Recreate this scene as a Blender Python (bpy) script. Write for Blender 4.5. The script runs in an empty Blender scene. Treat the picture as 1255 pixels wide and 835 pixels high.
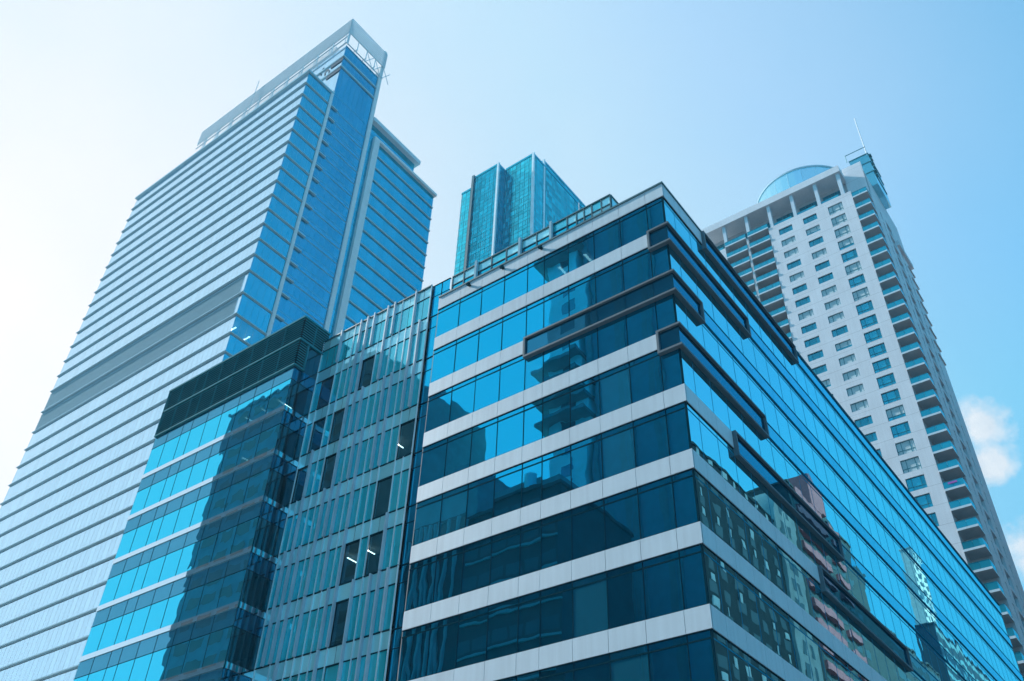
import bpy, math, random
from mathutils import Matrix, Vector
sc = bpy.context.scene
col = sc.collection
rad = math.radians
rnd = random.Random(11)

# ------------------------------------------------------------------ materials
def new_mat(name):
    m = bpy.data.materials.new(name); m.use_nodes = True
    nt = m.node_tree; nt.nodes.clear()
    out = nt.nodes.new('ShaderNodeOutputMaterial')
    return m, nt, out

def solid(name, rgb, rough=0.5, metal=0.0, noise=0.12, scale=0.6, spec=0.5, zline=None, streak=0.0):
    """painted / stone surface: base colour with soft mottling, rain streaks and optional panel joints every zline metres"""
    m, nt, out = new_mat(name)
    b = nt.nodes.new('ShaderNodeBsdfPrincipled')
    nt.links.new(b.outputs[0], out.inputs[0])
    b.inputs['Roughness'].default_value = rough
    b.inputs['Metallic'].default_value = metal
    b.inputs['Specular IOR Level'].default_value = spec
    tc = nt.nodes.new('ShaderNodeTexCoord')
    def scalemul(sx, sy, sz):
        mp = nt.nodes.new('ShaderNodeMapping'); mp.inputs['Scale'].default_value = (sx, sy, sz)
        nt.links.new(tc.outputs['Object'], mp.inputs[0]); return mp.outputs[0]
    def nz(vec, sc_, det=4):
        n = nt.nodes.new('ShaderNodeTexNoise'); n.inputs['Scale'].default_value = sc_; n.inputs['Detail'].default_value = det
        nt.links.new(vec, n.inputs['Vector']); return n.outputs['Fac']
    def rng(v, lo, hi):
        r = nt.nodes.new('ShaderNodeMapRange'); r.inputs['From Min'].default_value = .3; r.inputs['From Max'].default_value = .7
        r.inputs['To Min'].default_value = lo; r.inputs['To Max'].default_value = hi
        nt.links.new(v, r.inputs['Value']); return r.outputs[0]
    def mul(a, bb):
        x = nt.nodes.new('ShaderNodeMath'); x.operation = 'MULTIPLY'
        nt.links.new(a, x.inputs[0]); nt.links.new(bb, x.inputs[1]); return x.outputs[0]
    f = rng(nz(scalemul(1, 1, 1), scale), 1 - noise, 1 + noise * .5)
    if streak:
        f = mul(f, rng(nz(scalemul(3.0, 3.0, .12), 1.0, 3), 1 - streak, 1.0))
    if zline:
        sx = nt.nodes.new('ShaderNodeSeparateXYZ'); nt.links.new(tc.outputs['Object'], sx.inputs[0])
        w = nt.nodes.new('ShaderNodeMath'); w.operation = 'FLOORED_MODULO'; w.inputs[1].default_value = zline
        nt.links.new(sx.outputs['Z'], w.inputs[0])
        g = nt.nodes.new('ShaderNodeMath'); g.operation = 'GREATER_THAN'; g.inputs[1].default_value = .07
        nt.links.new(w.outputs[0], g.inputs[0])
        r = nt.nodes.new('ShaderNodeMapRange'); r.inputs['To Min'].default_value = .72; r.inputs['To Max'].default_value = 1
        nt.links.new(g.outputs[0], r.inputs['Value'])
        f = mul(f, r.outputs[0])
    c = nt.nodes.new('ShaderNodeVectorMath'); c.operation = 'SCALE'; c.inputs[0].default_value = rgb
    nt.links.new(f, c.inputs['Scale'])
    nt.links.new(c.outputs[0], b.inputs['Base Color'])
    if metal < .5:
        bm = nt.nodes.new('ShaderNodeBump'); bm.inputs['Strength'].default_value = .08; bm.inputs['Distance'].default_value = .02
        nt.links.new(nz(scalemul(1, 1, 1), 9.0), bm.inputs['Height']); nt.links.new(bm.outputs[0], b.inputs['Normal'])
    return m

def glass(name, body, tint, r0=0.45, clear=0.0, see=(.12, .3, .36), wav=0.006, wsc=.45, rough=0.0, power=4.0, vary=.10):
    """coated facade glass: tinted mirror reflection growing at grazing angles over a dark body, optionally a see-through share"""
    m, nt, out = new_mat(name)
    L = nt.links.new
    tc = nt.nodes.new('ShaderNodeTexCoord')
    n = nt.nodes.new('ShaderNodeTexNoise'); n.inputs['Scale'].default_value = wsc; n.inputs['Detail'].default_value = 1.5
    L(tc.outputs['Object'], n.inputs['Vector'])
    bm = nt.nodes.new('ShaderNodeBump'); bm.inputs['Strength'].default_value = 1.0; bm.inputs['Distance'].default_value = wav
    L(n.outputs['Fac'], bm.inputs['Height'])
    geo = nt.nodes.new('ShaderNodeNewGeometry')
    mr = nt.nodes.new('ShaderNodeMapRange'); mr.inputs['To Min'].default_value = 1 - vary; mr.inputs['To Max'].default_value = 1 + vary * .6
    L(geo.outputs['Random Per Island'], mr.inputs['Value'])
    sv = nt.nodes.new('ShaderNodeVectorMath'); sv.operation = 'SCALE'; sv.inputs[0].default_value = tint
    L(mr.outputs[0], sv.inputs['Scale'])
    gl = nt.nodes.new('ShaderNodeBsdfGlossy'); gl.inputs['Roughness'].default_value = rough
    L(sv.outputs[0], gl.inputs['Color']); L(bm.outputs[0], gl.inputs['Normal'])
    df = nt.nodes.new('ShaderNodeBsdfDiffuse')
    sb = nt.nodes.new('ShaderNodeVectorMath'); sb.operation = 'SCALE'; sb.inputs[0].default_value = body
    mr2 = nt.nodes.new('ShaderNodeMapRange'); mr2.inputs['To Min'].default_value = 1 - vary * 2; mr2.inputs['To Max'].default_value = 1 + vary * 2
    L(geo.outputs['Random Per Island'], mr2.inputs['Value']); L(mr2.outputs[0], sb.inputs['Scale'])
    L(sb.outputs[0], df.inputs['Color'])
    base = df.outputs[0]
    if clear > 0:
        tr = nt.nodes.new('ShaderNodeBsdfTransparent'); tr.inputs['Color'].default_value = (*see, 1)
        mx = nt.nodes.new('ShaderNodeMixShader'); mx.inputs[0].default_value = clear
        L(base, mx.inputs[1]); L(tr.outputs[0], mx.inputs[2]); base = mx.outputs[0]
    lw = nt.nodes.new('ShaderNodeLayerWeight'); lw.inputs['Blend'].default_value = .5
    pw = nt.nodes.new('ShaderNodeMath'); pw.operation = 'POWER'; pw.inputs[1].default_value = power
    L(lw.outputs['Facing'], pw.inputs[0])
    ma = nt.nodes.new('ShaderNodeMath'); ma.operation = 'MULTIPLY_ADD'; ma.inputs[1].default_value = 1 - r0; ma.inputs[2].default_value = r0
    L(pw.outputs[0], ma.inputs[0])
    fin = nt.nodes.new('ShaderNodeMixShader')
    L(ma.outputs[0], fin.inputs[0]); L(base, fin.inputs[1]); L(gl.outputs[0], fin.inputs[2])
    L(fin.outputs[0], out.inputs[0])
    return m

def lamp(name, strength):
    m, nt, out = new_mat(name)
    e = nt.nodes.new('ShaderNodeEmission'); e.inputs[0].default_value = (1, .97, .92, 1); e.inputs[1].default_value = strength
    nt.links.new(e.outputs[0], out.inputs[0]); return m

M = dict(
    panel=solid('white_aluminium', (.63, .72, .77), .38, 0, .05, .35, .35, streak=.10),
    joint=solid('dark_joint', (.012, .05, .065), .95, spec=0),
    mull=solid('mullion_metal', (.005, .04, .058), .95, 0, spec=0),
    mull2=solid('blue_mullion', (.012, .24, .38), .95, 0, spec=0),
    rim=solid('grey_metal_rim', (.13, .17, .195), .6, 0, .06, spec=.2),
    coping=solid('teal_coping', (.03, .14, .17), .5, 0),
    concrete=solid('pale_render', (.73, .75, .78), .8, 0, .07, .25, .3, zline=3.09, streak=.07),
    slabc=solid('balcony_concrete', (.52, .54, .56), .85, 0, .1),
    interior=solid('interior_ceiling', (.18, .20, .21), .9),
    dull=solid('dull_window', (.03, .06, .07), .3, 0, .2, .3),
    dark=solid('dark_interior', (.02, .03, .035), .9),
    roof=solid('roof_membrane', (.28, .29, .3), .9),
    asphalt=solid('asphalt', (.05, .05, .052), .9, 0, .25, 2.0),
    paving=solid('concrete_paving', (.30, .295, .29), .85, 0, .15, .8),
    kerb=solid('granite_kerb', (.34, .34, .33), .8),
    paint=solid('road_paint', (.75, .75, .72), .7, 0, .2, 3),
    ground=solid('city_ground', (.18, .18, .178), .95),
    louvre=solid('louvre_metal', (.022, .25, .31), .9, 0, .08, spec=.08),
    louvre_back=solid('louvre_backing', (.006, .035, .045), .9, spec=.05),
    ledge=solid('sunshade_metal', (.36, .55, .63), .9, 0, .05, spec=.05),
    ribw=solid('white_pilaster', (.74, .72, .72), .5, 0, .05),
    fin=solid('fin_grey', (.50, .60, .68), .6, 0),
    finp=solid('fin_pale', (.74, .86, .90), .5, 0),
    sign=solid('sign_navy', (.01, .05, .09), .5),
    mech=solid('grey_louvre_panel', (.30, .50, .58), .9, 0, .06, 2, spec=.1),
    screen=solid('roof_screen_metal', (.66, .73, .77), .6, 0, .05, spec=.2),
    brick=solid('pink_brick', (.32, .10, .12), .85, 0, .2, 1.5),
    cream=solid('cream_render', (.90, .88, .86), .85, 0, .1),
    grimt=solid('dark_teal_render', (.010, .04, .065), .8, 0, .2),
    creamd=solid('stair_cream', (.58, .56, .54), .85, 0, .15),
    slatey=solid('slate_render', (.14, .25, .30), .8, 0, .2),
    grim=solid('dark_render', (.035, .055, .06), .8, 0, .2),
    tealr=solid('teal_render', (.12, .27, .31), .8, 0, .1),
    midr=solid('grey_render', (.22, .26, .27), .8, 0, .15),
    cloth=solid('purple_cloth', (.40, .12, .42), .9),
    wframe=solid('window_frame_teal', (.03, .20, .24), .45, .2),
    lampon=lamp('ceiling_lamp_glow', 3.5),
)
M.update(
    gl_main=glass('glass_blue', (.004, .065, .10), (.02, .66, 1.0), .72, clear=.35, wav=.0042, wsc=.5),
    gl_blind=glass('glass_blue_blind_drawn', (.018, .17, .24), (.02, .66, 1.0), .60, wav=.0032, wsc=.5),
    gl_side=glass('glass_blue_side', (.004, .05, .085), (.32, .88, 1.0), .90, clear=.3, wav=.0035, wsc=.4, vary=.03),
    gl_span=glass('glass_blue_spandrel', (.004, .10, .18), (.20, .78, 1.0), .64, wav=.006, wsc=.45, vary=.04),
    gl_frame=glass('glass_dark_band', (.003, .035, .055), (.10, .55, .80), .38, wav=.004, wsc=.4),
    gl_teal=glass('glass_teal_fritted', (.014, .60, .64), (.28, .84, .96), .46, wav=.006, wsc=.5, vary=.14),
    gl_pale=glass('glass_pale_teal', (.56, .96, .95), (.48, .90, 1.0), .40, wav=.004, wsc=.5, vary=.12),
    gl_dark=glass('glass_clear_dark', (.004, .05, .065), (.20, .66, .80), .30, clear=.6, see=(.3, .55, .6), wav=.006, vary=.1),
    gl_dkside=glass('glass_dark_side', (.004, .05, .065), (.12, .5, .62), .24, clear=.5, see=(.2, .45, .5), wav=.006),
    gl_b=glass('glass_light_blue', (.010, .09, .14), (.07, .75, 1.0), .82, clear=.3, wav=.008, wsc=.4, vary=.05),
    gl_bs=glass('glass_light_blue_spandrel', (.006, .10, .16), (.18, .62, .85), .42, wav=.006, vary=.05),
    sill=glass('polished_sill', (.05, .10, .13), (.80, .88, .94), .9, rough=.015, wav=.002),
    gl_t=glass('glass_tower_pale', (.20, .36, .42), (.68, .88, 1.0), .88, wav=.005, wsc=.5, vary=.04),
    gl_ts=glass('glass_tower_blue', (.004, .13, .20), (.05, .76, .98), .60, wav=.004, vary=.06),
    gl_tsc=glass('glass_tower_clear', (.004, .13, .20), (.05, .76, .98), .5, clear=.5, see=(.3, .6, .7), wav=.004),
    gl_tc=glass('glass_tower_deep', (.004, .08, .16), (.04, .66, .92), .58, wav=.004, vary=.06),
    gl_c1=glass('glass_turquoise', (.03, .48, .54), (.10, .84, .96), .42, wav=.004, vary=.22),
    gl_c2=glass('glass_turquoise_deep', (.008, .28, .38), (.05, .70, .88), .42, wav=.004, vary=.20),
    gl_bal=glass('glass_balustrade', (.02, .26, .34), (.2, .72, .88), .25, wav=.002, vary=.15),
    gl_win=glass('glass_flat_window', (.01, .16, .22), (.25, .78, .92), .34, wav=.004, vary=.35),
    gl_drum=glass('glass_drum', (.16, .46, .58), (.50, .90, 1.0), .40, clear=.55, see=(.72, .95, 1.0), vary=.05),
    curtain=solid('window_blind', (.50, .62, .64), .8, 0, .1, 2),
)

# ------------------------------------------------------------------ mesh building
class MB:
    def __init__(s): s.v = []; s.f = []
    def quad(s, a, b, c, d):
        n = len(s.v); s.v += [a, b, c, d]; s.f.append((n, n + 1, n + 2, n + 3))
    def box(s, x0, x1, y0, y1, z0, z1):
        if x0 > x1: x0, x1 = x1, x0
        if y0 > y1: y0, y1 = y1, y0
        n = len(s.v)
        s.v += [(x, y, z) for z in (z0, z1) for x, y in ((x0, y0), (x1, y0), (x1, y1), (x0, y1))]
        s.f += [tuple(n + i for i in q) for q in ((3, 2, 1, 0), (4, 5, 6, 7), (0, 1, 5, 4), (1, 2, 6, 5), (2, 3, 7, 6), (3, 0, 4, 7))]
        return s
    def bar(s, a, b, r, n=6):
        a = Vector(a); b = Vector(b); d = (b - a).normalized()
        u = d.cross(Vector((0, 0, 1)));
        if u.length < 1e-3: u = Vector((1, 0, 0))
        u.normalize(); w = d.cross(u); k = len(s.v)
        for p in (a, b):
            for i in range(n):
                t = 2 * math.pi * i / n; s.v.append(tuple(p + (u * math.cos(t) + w * math.sin(t)) * r))
        for i in range(n):
            j = (i + 1) % n; s.f.append((k + i, k + j, k + n + j, k + n + i))
        s.f.append(tuple(k + i for i in range(n))[::-1]); s.f.append(tuple(k + n + i for i in range(n)))
        return s

def build(name, mb, mat, parent=None, label=None, kind=None):
    org = Vector(ORG.get(parent.name, (0, 0, 0))) if parent else Vector((0, 0, 0))
    me = bpy.data.meshes.new(name)
    me.from_pydata([(x - org.x, y - org.y, z - org.z) for x, y, z in mb.v], [], mb.f)
    me.materials.append(M[mat] if isinstance(mat, str) else mat)
    me.update()
    o = bpy.data.objects.new(name, me); col.objects.link(o)
    if parent: o.parent = parent; ORG[o.name] = tuple(org)
    if label: o['label'] = label
    if kind: o['kind'] = kind
    return o

ORG = {}
def thing(name, loc, label, cat, group=None):
    o = bpy.data.objects.new(name, None); col.objects.link(o)
    o.location = loc; o.empty_display_size = 1
    o['label'] = label; o['category'] = cat
    if group: o['group'] = group
    ORG[o.name] = tuple(loc); return o

class Face:
    """a vertical facade plane: axis 'X' faces -X (u runs along Y), axis 'Y' faces -Y (u runs along X), '+X' faces +X, '+Y' faces +Y; offsets grow outwards"""
    def __init__(s, ax, c): s.sg = 1 if ax[0] == '+' else -1; s.ax = ax[-1]; s.c = c
    def p(s, u, z, o=0.0):
        return (s.c + s.sg * o, u, z) if s.ax == 'X' else (u, s.c + s.sg * o, z)
    def box(s, mb, u0, u1, z0, z1, o0, o1):
        a, b = s.c + s.sg * o0, s.c + s.sg * o1
        if s.ax == 'X': mb.box(a, b, u0, u1, z0, z1)
        else: mb.box(u0, u1, a, b, z0, z1)
        return mb
    def quad(s, mb, u0, u1, z0, z1, o=0.0):
        flip = (s.ax == 'X') == (s.sg < 0)
        if flip: u0, u1 = u1, u0
        mb.quad(s.p(u0, z0, o), s.p(u1, z0, o), s.p(u1, z1, o), s.p(u0, z1, o)); return mb
    def pane(s, mb, u0, u1, z0, z1, o=0.0, tilt=.0028):
        """a pane set with a small random lean, as real glazing is"""
        a, b = rnd.gauss(0, tilt), rnd.gauss(0, tilt)
        um, zm = (u0 + u1) / 2, (z0 + z1) / 2
        q = lambda u, z: s.p(u, z, o + a * (u - um) + b * (z - zm))
        if (s.ax == 'X') == (s.sg < 0): u0, u1 = u1, u0
        mb.quad(q(u0, z0), q(u1, z0), q(u1, z1), q(u0, z1)); return mb
    def wall(s, mb, u0, u1, z0, z1, holes, depth=.25, o=0.0):
        """wall skin with true openings and their reveals"""
        us = sorted({u0, u1, *[h[0] for h in holes], *[h[1] for h in holes]})
        for a, b in zip(us, us[1:]):
            cuts = sorted((h[2], h[3]) for h in holes if h[0] < b - 1e-6 and h[1] > a + 1e-6)
            z = z0
            for c0, c1 in cuts:
                if c0 > z: s.quad(mb, a, b, z, c0, o)
                z = max(z, c1)
            if z < z1: s.quad(mb, a, b, z, z1, o)
        for a, b, c0, c1 in holes:
            P = s.p
            mb.quad(P(a, c0, o), P(b, c0, o), P(b, c0, o - depth), P(a, c0, o - depth))
            mb.quad(P(a, c1, o), P(b, c1, o), P(b, c1, o - depth), P(a, c1, o - depth))
            mb.quad(P(a, c0, o), P(a, c1, o), P(a, c1, o - depth), P(a, c0, o - depth))
            mb.quad(P(b, c0, o), P(b, c1, o), P(b, c1, o - depth), P(b, c0, o - depth))
        return mb

def frange(a, b, st):
    out = []
    while a < b - 1e-6: out.append(a); a += st
    return out

# ------------------------------------------------------------------ the setting
def struct(name, mb, mat):
    o = build(name, mb, mat); o['kind'] = 'structure'; return o
g = MB(); g.quad((-1600, -1600, 0), (1600, -1600, 0), (1600, 1600, 0), (-1600, 1600, 0)); struct('ground', g, 'ground')
g = MB()
g.quad((12, -900, .004), (26, -900, .004), (26, 900, .004), (12, 900, .004))
struct('road', g, 'asphalt')
g = MB(); g.quad((26.2, -8, .008), (900, -8, .008), (900, 6, .008), (26.2, 6, .008)); struct('side_road', g, 'asphalt')
g = MB()
for y in frange(-200, 300, 6): g.quad((18.9, y, .012), (19.1, y, .012), (19.1, y + 3, .012), (18.9, y + 3, .012))
for x in frange(32, 300, 6): g.quad((x, -1.1, .014), (x + 3, -1.1, .014), (x + 3, -.9, .014), (x, -.9, .014))
struct('road_markings', g, 'paint')
g = MB(); g.box(-9, 11.8, -300, 400, -.2, .13); struct('near_pavement', g, 'paving')
g = MB(); g.box(26.4, 420, 6.4, 300, -.2, .13); struct('far_pavement', g, 'paving')
g = MB(); g.box(11.8, 12, -300, 400, -.2, .14); g.box(26.2, 26.4, 6.4, 300, -.2, .14); g.box(26.4, 420, 6.2, 6.4, -.2, .14); struct('kerb', g, 'kerb')

# ------------------------------------------------------------------ wide banded office block
XM, YM, YL, XR = 36.24, 16.94, 36.05, 114.2
ROOF = 48.19
def T(k): return ROOF if k == 1 else 44.25 - 4.157 * (k - 2)
LU = [18.2, 20.22, 22.28, 24.34, 26.34, 27.76, 29.8, 31.86, 33.92, YL]       # joints along the street front
LU = [YM] + LU
RU = [XM, 37.7] + frange(39.77, XR - 1, 2.06) + [XR]
root = thing('office_building', (XM, YM, 0), 'wide blue office block with white horizontal bands and framed boxes round its corner', 'office building')
FL, FR = Face('X', XM), Face('Y', YM)
frames = {  # band: (left extent along Y or None, right start X, right end X)
    1: (None, 41.5, 56.7), 2: (18.2, XM, 47.2), 3: (27.76, XM, 39.65), 4: (18.2, XM, 47.2), 5: (None, 41.75, 57.3), 6: (None, 52.05, 67.6), 7: (None, 62.2, 78.0), 8: (None, 72.5, 88.0)}
NF = 11
n_win = 0
rest = MB()
for k in range(1, NF + 1):
    top = T(k); bot = top - (1.12 if k > 1 else 1.14)
    nxt = T(k + 1) if k < NF else .15
    # white band panels
    w = MB(); fr = frames.get(k)
    la = fr[0] if fr and fr[0] else None
    for a, b in zip(LU, LU[1:]):
        if la and b <= la + .01: continue
        FL.box(w, a + (.012 if a > YM + .1 else -.055), b - .012, bot, top, -.05, .055)
    rs = fr[1] if fr else XR
    for a, b in zip(RU, RU[1:]):
        if a >= rs - .3: break
        FR.box(w, a + .012 + (.0 if a > XM + .1 else .0), min(b, rs) - .012, bot, top, -.05, .055)
    build('spandrel_band', w, 'panel', root)
    # dark backing behind the panel joints and the edge lines above and below the band
    j = MB(); FL.box(j, YM + .06, YL, bot - .05, top + .05, -.12, .012); FR.box(j, XM + .06, min(fr[2] if fr else XR, XR), bot - .05, top + .05, -.12, .008)
    build('joint_line', j, 'joint', root)
    if fr:
        j = MB(); FR.box(j, fr[2], XR, bot - .05, top + .05, -.12, .006); build('joint_line', j, 'mull2', root)
    # the ribbon of windows below this band
    zt = bot - .40
    for i, (a, b) in enumerate(zip(LU, LU[1:])):
        m = MB(); FL.pane(m, a + .02, b - .02, nxt + .05, zt - .03, -.03); FL.pane(m, a + .02, b - .02, zt + .03, bot - .05, -.03)
        o = build('window', m, 'gl_blind' if rnd.random() < .16 else 'gl_main', root); n_win += 1
    for i, (a, b) in enumerate(zip(RU, RU[1:])):
        m = MB() if (i < 4 and n_win < 100 and k < 9) else rest
        FR.pane(m, a + .006, b - .006, nxt + .05, zt - .03, -.03, .0006); FR.pane(m, a + .015, b - .015, zt + .03, bot - .05, -.03, .0006)
        if m is not rest: build('window', m, 'gl_side', root); n_win += 1
    m = MB()
    for u in LU[1:-1]: FL.box(m, u - .022, u + .022, nxt + .04, bot - .04, -.1, -.005)
    FL.box(m, YM + .1, YL, zt - .04, zt + .04, -.1, -.01)
    m3 = MB()
    for u in RU[1:-1]: FR.box(m3, u - .007, u + .007, nxt + .04, bot - .04, -.1, -.018)
    FR.box(m3, XM + .1, XR, zt - .03, zt + .03, -.1, -.016); build('window_frame', m3, 'mull2', root)
    m.box(XM + .002, XM + .10, YM + .002, YM + .10, nxt + .04, bot - .04)
    build('window_frame', m, 'mull', root)
    # blue glass spandrel past the framed boxes of the long side
    if fr:
        m = MB(); e = fr[2]
        for a, b in zip(RU, RU[1:]):
            if b <= e: continue
            FR.pane(m, max(a, e) + .01, b - .01, bot, top, .03, .0005)
        build('glass_spandrel', m, 'gl_span', root)
        m = MB(); FR.box(m, e, XR, top - .03, top + .03, .0, .06); FR.box(m, e, XR, bot - .04, bot + .02, .0, .05)
        build('spandrel_trim', m, 'mull2', root)
        # framed box
        z0, z1, pj, th = top - 1.64, top + .03, .28, .14
        m = MB(); gm = MB()
        def ring(face, u0, u1, ends):
            for za, zb in ((z0, z0 + th), (z1 - th, z1)): face.box(m, u0, u1, za, zb, -.02, pj)
            for u in ends: face.box(m, u - (th if u == max(u0, u1) else 0), u + (0 if u == max(u0, u1) else th), z0 + th, z1 - th, -.02, pj)
        if fr[0]:
            ring(FR, XM - pj, fr[2], [fr[2]]); ring(FL, YM + .021, fr[0], [fr[0]])
            FL.quad(gm, YM - .12, fr[0] - th, z0 + th, z1 - th, .12); FR.quad(gm, XM - .12, fr[2] - th, z0 + th, z1 - th, .12)
        else:
            ring(FR, fr[1], fr[2], [fr[1], fr[2]])
            FR.quad(gm, fr[1] + th, fr[2] - th, z0 + th, z1 - th, .12)
        f = build('framed_box', m, 'rim', root); build('recessed_glass', gm, 'gl_frame', f)
build('window', rest, 'gl_side', root, kind='stuff')
m = MB(); FL.box(m, YM - .12, YL, ROOF, ROOF + .14, -.5, .12); FR.box(m, XM + .5, XR, ROOF, ROOF + .14, -.5, .12); build('coping', m, 'coping', root)
m = MB(); m.box(XM + .4, XR - .1, YM + .4, YL, 47.3, 47.6); build('roof', m, 'roof', root)
m = MB(); m.box(XM + .1, XR, YL - .02, YL + .12, .1, ROOF); m.box(XR, XR + .15, YM, YL + 20, .1, ROOF); build('side_wall', m, 'midr', root)
for k in range(1, NF + 1):
    t = T(k)
    m = MB(); m.box(XM + .2, XR - .3, YM + .2, YL - .1, t - 1.0, t - .15); build('floor_slab', m, 'interior', root)
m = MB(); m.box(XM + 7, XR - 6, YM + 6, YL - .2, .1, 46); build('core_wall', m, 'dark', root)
for y in (26.1, 23.95):
    m = MB(); m.box(37.7, 39.0, y - .09, y + .09, 47.0, 47.06); build('ceiling_light', m, 'lampon', root)
for y in (26.5, 29.9, 33.0):   # little floodlights on the parapet
    m = MB(); m.box(XM - .22, XM - .04, y - .10, y + .10, 47.75, 47.85); m.box(XM - .36, XM - .2, y - .14, y + .14, 47.72, 47.92); build('floodlight', m, 'joint', root)
# glazed plant screen standing behind the parapet
SX = 37.2; FS = Face('X', SX); FS2 = Face('Y', 21.35)
m = MB(); su = [35.75, 34.6, 33.25, 31.9, 30.5, 29.1, 27.7, 26.3, 25.0, 24.2, 23.55, 22.9, 22.1, 21.35][::-1]
scr = MB()
for u in su: FS.box(scr, u - .035, u + .035, 47.6, 51.0, 0, .09)
FS.box(scr, 21.35, 35.75, 50.95, 51.05, -.04, .10); FS.box(scr, 21.35, 35.75, 50.06, 50.12, -.02, .07)
FS2.box(scr, SX, SX + 14, 50.95, 51.05, -.04, .06)
for x in frange(SX, SX + 14, 1.6): FS2.box(scr, x, x + .07, 47.6, 51, 0, .07)
so = build('rooftop_screen', scr, 'coping', root)
for i, (a, b) in enumerate(zip(su, su[1:])):
    m = MB(); FS.pane(m, a + .04, b - .04, 50.12, 50.95); build('screen_panel', m, 'gl_pale' if i % 4 != 1 else 'gl_teal', so)
    m = MB(); FS.pane(m, a + .04, b - .04, 47.6, 50.06); build('screen_panel', m, 'gl_ts' if i > 3 else 'gl_dark', so)
m = MB(); FS2.quad(m, SX, SX + 14, 47.6, 50.9); build('screen_panel', m, 'gl_pale', so)
for u in (26.3, 29.1, 33.25):
    m = MB(); FS.box(m, u - .1, u + .1, 47.6, 51.15, .09, .32); build('post', m, 'ledge', so)
m = MB(); m.bar((38, 24.5, 50.9), (38, 24.5, 53.0), .025); build('antenna', m, 'fin', root)

# ------------------------------------------------------------------ wing clad in vertical fins
wing = thing('office_wing', (SX, 37.95, 0), 'narrow teal glass wing with irregular vertical fins beside the louvred block', 'office building')
W0, W1, WT = 37.95, 50.12, 51.3
FW = Face('X', SX)
NMOD = 16; mod = (W1 - W0) / NMOD
tops = [WT] + [48.0 - 4.13 * k for k in range(11)]
r2 = random.Random(4)
bt = build('backing_frame', FW.box(MB(), W0, W1, WT - .06, WT + .04, -.2, .12), 'coping', wing)
runs = {}   # fins: per joint a list of (storey start, end, thick)
for q in range(NMOD + 1):
    k = 0; runs[q] = []
    while k < 11:
        ln = r2.choice((1, 1, 2, 2, 3)); kind = r2.choices(('thick', 'thin', 'none'), (.40, .42, .18))[0]
        if q in (0, NMOD): kind = 'thin'
        runs[q].append((k, min(k + ln, 11), kind)); k += ln
def fin_kind(q, k):
    for a, b, t in runs[q]:
        if a <= k < b: return t
n = 0
lights = []
stw = MB()
for k in range(11):
    top = tops[k]; bot = top - (1.1 if k == 0 else 1.2); nx = tops[k + 1] if k < 10 else .2
    m = MB(); q = 0
    while q < NMOD:
        w = 1 if r2.random() < .6 else 2
        w = min(w, NMOD - q)
        FW.pane(m, W0 + q * mod + .02, W0 + (q + w) * mod - .02, bot, top - .06, 0); q += w
    build('spandrel_panel', m, 'gl_pale', wing)
    m = MB(); FW.box(m, W0, W1, top - .05, top + .04, -.15, .04); FW.box(m, W0, W1, bot - .05, bot + .02, -.15, .03); build('transom', m, 'mull', wing)
    q = 0
    while q < NMOD:
        dark = q < NMOD - 1 and k > 0 and fin_kind(q + 1, k) == 'none' and r2.random() < .85
        w = 2 if dark else 1
        m = MB() if n < 99 else stw
        FW.pane(m, W0 + q * mod + .02, W0 + (q + w) * mod - .02, nx + .05, bot - .06, -.01 if not dark else -.06)
        if m is not stw: build('window', m, 'gl_dark' if dark else 'gl_teal', wing, 'dark clear window' if dark else None)
        if dark: lights.append((W0 + (q + 1) * mod, bot))
        n += 1
        if dark:
            runs.setdefault('skip', []).append((q + 1, k))
        q += w
build('window', stw, 'gl_teal', wing, kind='stuff')
for q in range(NMOD + 1):
    for a, b, t in runs[q]:
        if t == 'none': continue
        u = W0 + q * mod; z1 = tops[a] + (.12 if a == 0 else -.05); z0 = tops[b] if b < 11 else .2
        m = MB()
        if t == 'thick': FW.box(m, u - .055, u + .055, z0, z1, 0, .24)
        else: FW.box(m, u - .022, u + .022, z0, z1, 0, .10)
        build('fin', m, 'fin' if t == 'thick' else 'finp', wing)
for k in range(1, 11):
    m = MB(); m.box(SX + .25, SX + 10, W0 + .1, W1 - .1, tops[k] - .9, tops[k] - .2); build('floor_slab', m, 'interior', wing)
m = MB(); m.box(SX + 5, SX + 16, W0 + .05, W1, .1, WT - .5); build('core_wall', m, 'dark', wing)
for (x, y, z) in ((38.87, 42.63, 30.28), (39.18, 44.57, 30.28), (38.9, 41.2, 38.4), (38.9, 47.5, 34.2)):
    m = MB(); m.box(x - .5, x + .5, y - .04, y + .04, z, z + .04); build('ceiling_light', m, 'lampon', wing)
# the recessed glass slot against the banded block
m = MB()
FSl = Face('X', SX + .15)
for k in range(11):
    FSl.pane(m, YL + .13, W0 - .03, tops[k + 1] + .04 if k < 10 else .2, tops[k] - .04)
build('glass_slot', m, 'gl_main', wing)
m = MB()
for k in range(11): FSl.box(m, YL + .13, W0 - .03, tops[k] - .04, tops[k] + .03, -.1, .04); FSl.box(m, YL + .13, W0 - .03, tops[k] - 1.23, tops[k] - 1.18, -.1, .02)
FSl.box(m, (YL + W0) / 2 - .03, (YL + W0) / 2 + .03, .2, WT, -.1, .025); build('slot_frame', m, 'mull', wing)
m = MB(); m.box(SX + .05, SX + 16, W0 - .02, W1, WT - .4, WT - .1); build('roof', m, 'roof', wing)

# ------------------------------------------------------------------ louvred block
XB, YB, YB1, ZB = 34.75, 50.17, 68.6, 52.35
blk = thing('office_block', (XB, YB, 0), 'dark blue glass block topped by a teal louvre screen', 'office building')
FB, FB2 = Face('X', XB), Face('Y', YB)
BU = [YB, 52.5, 54.7, 56.7, 58.8, 60.9, 63.0, 64.4, 66.6, YB1]
BX = [XB, 36.0, SX + .0]
LB = 47.2
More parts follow.
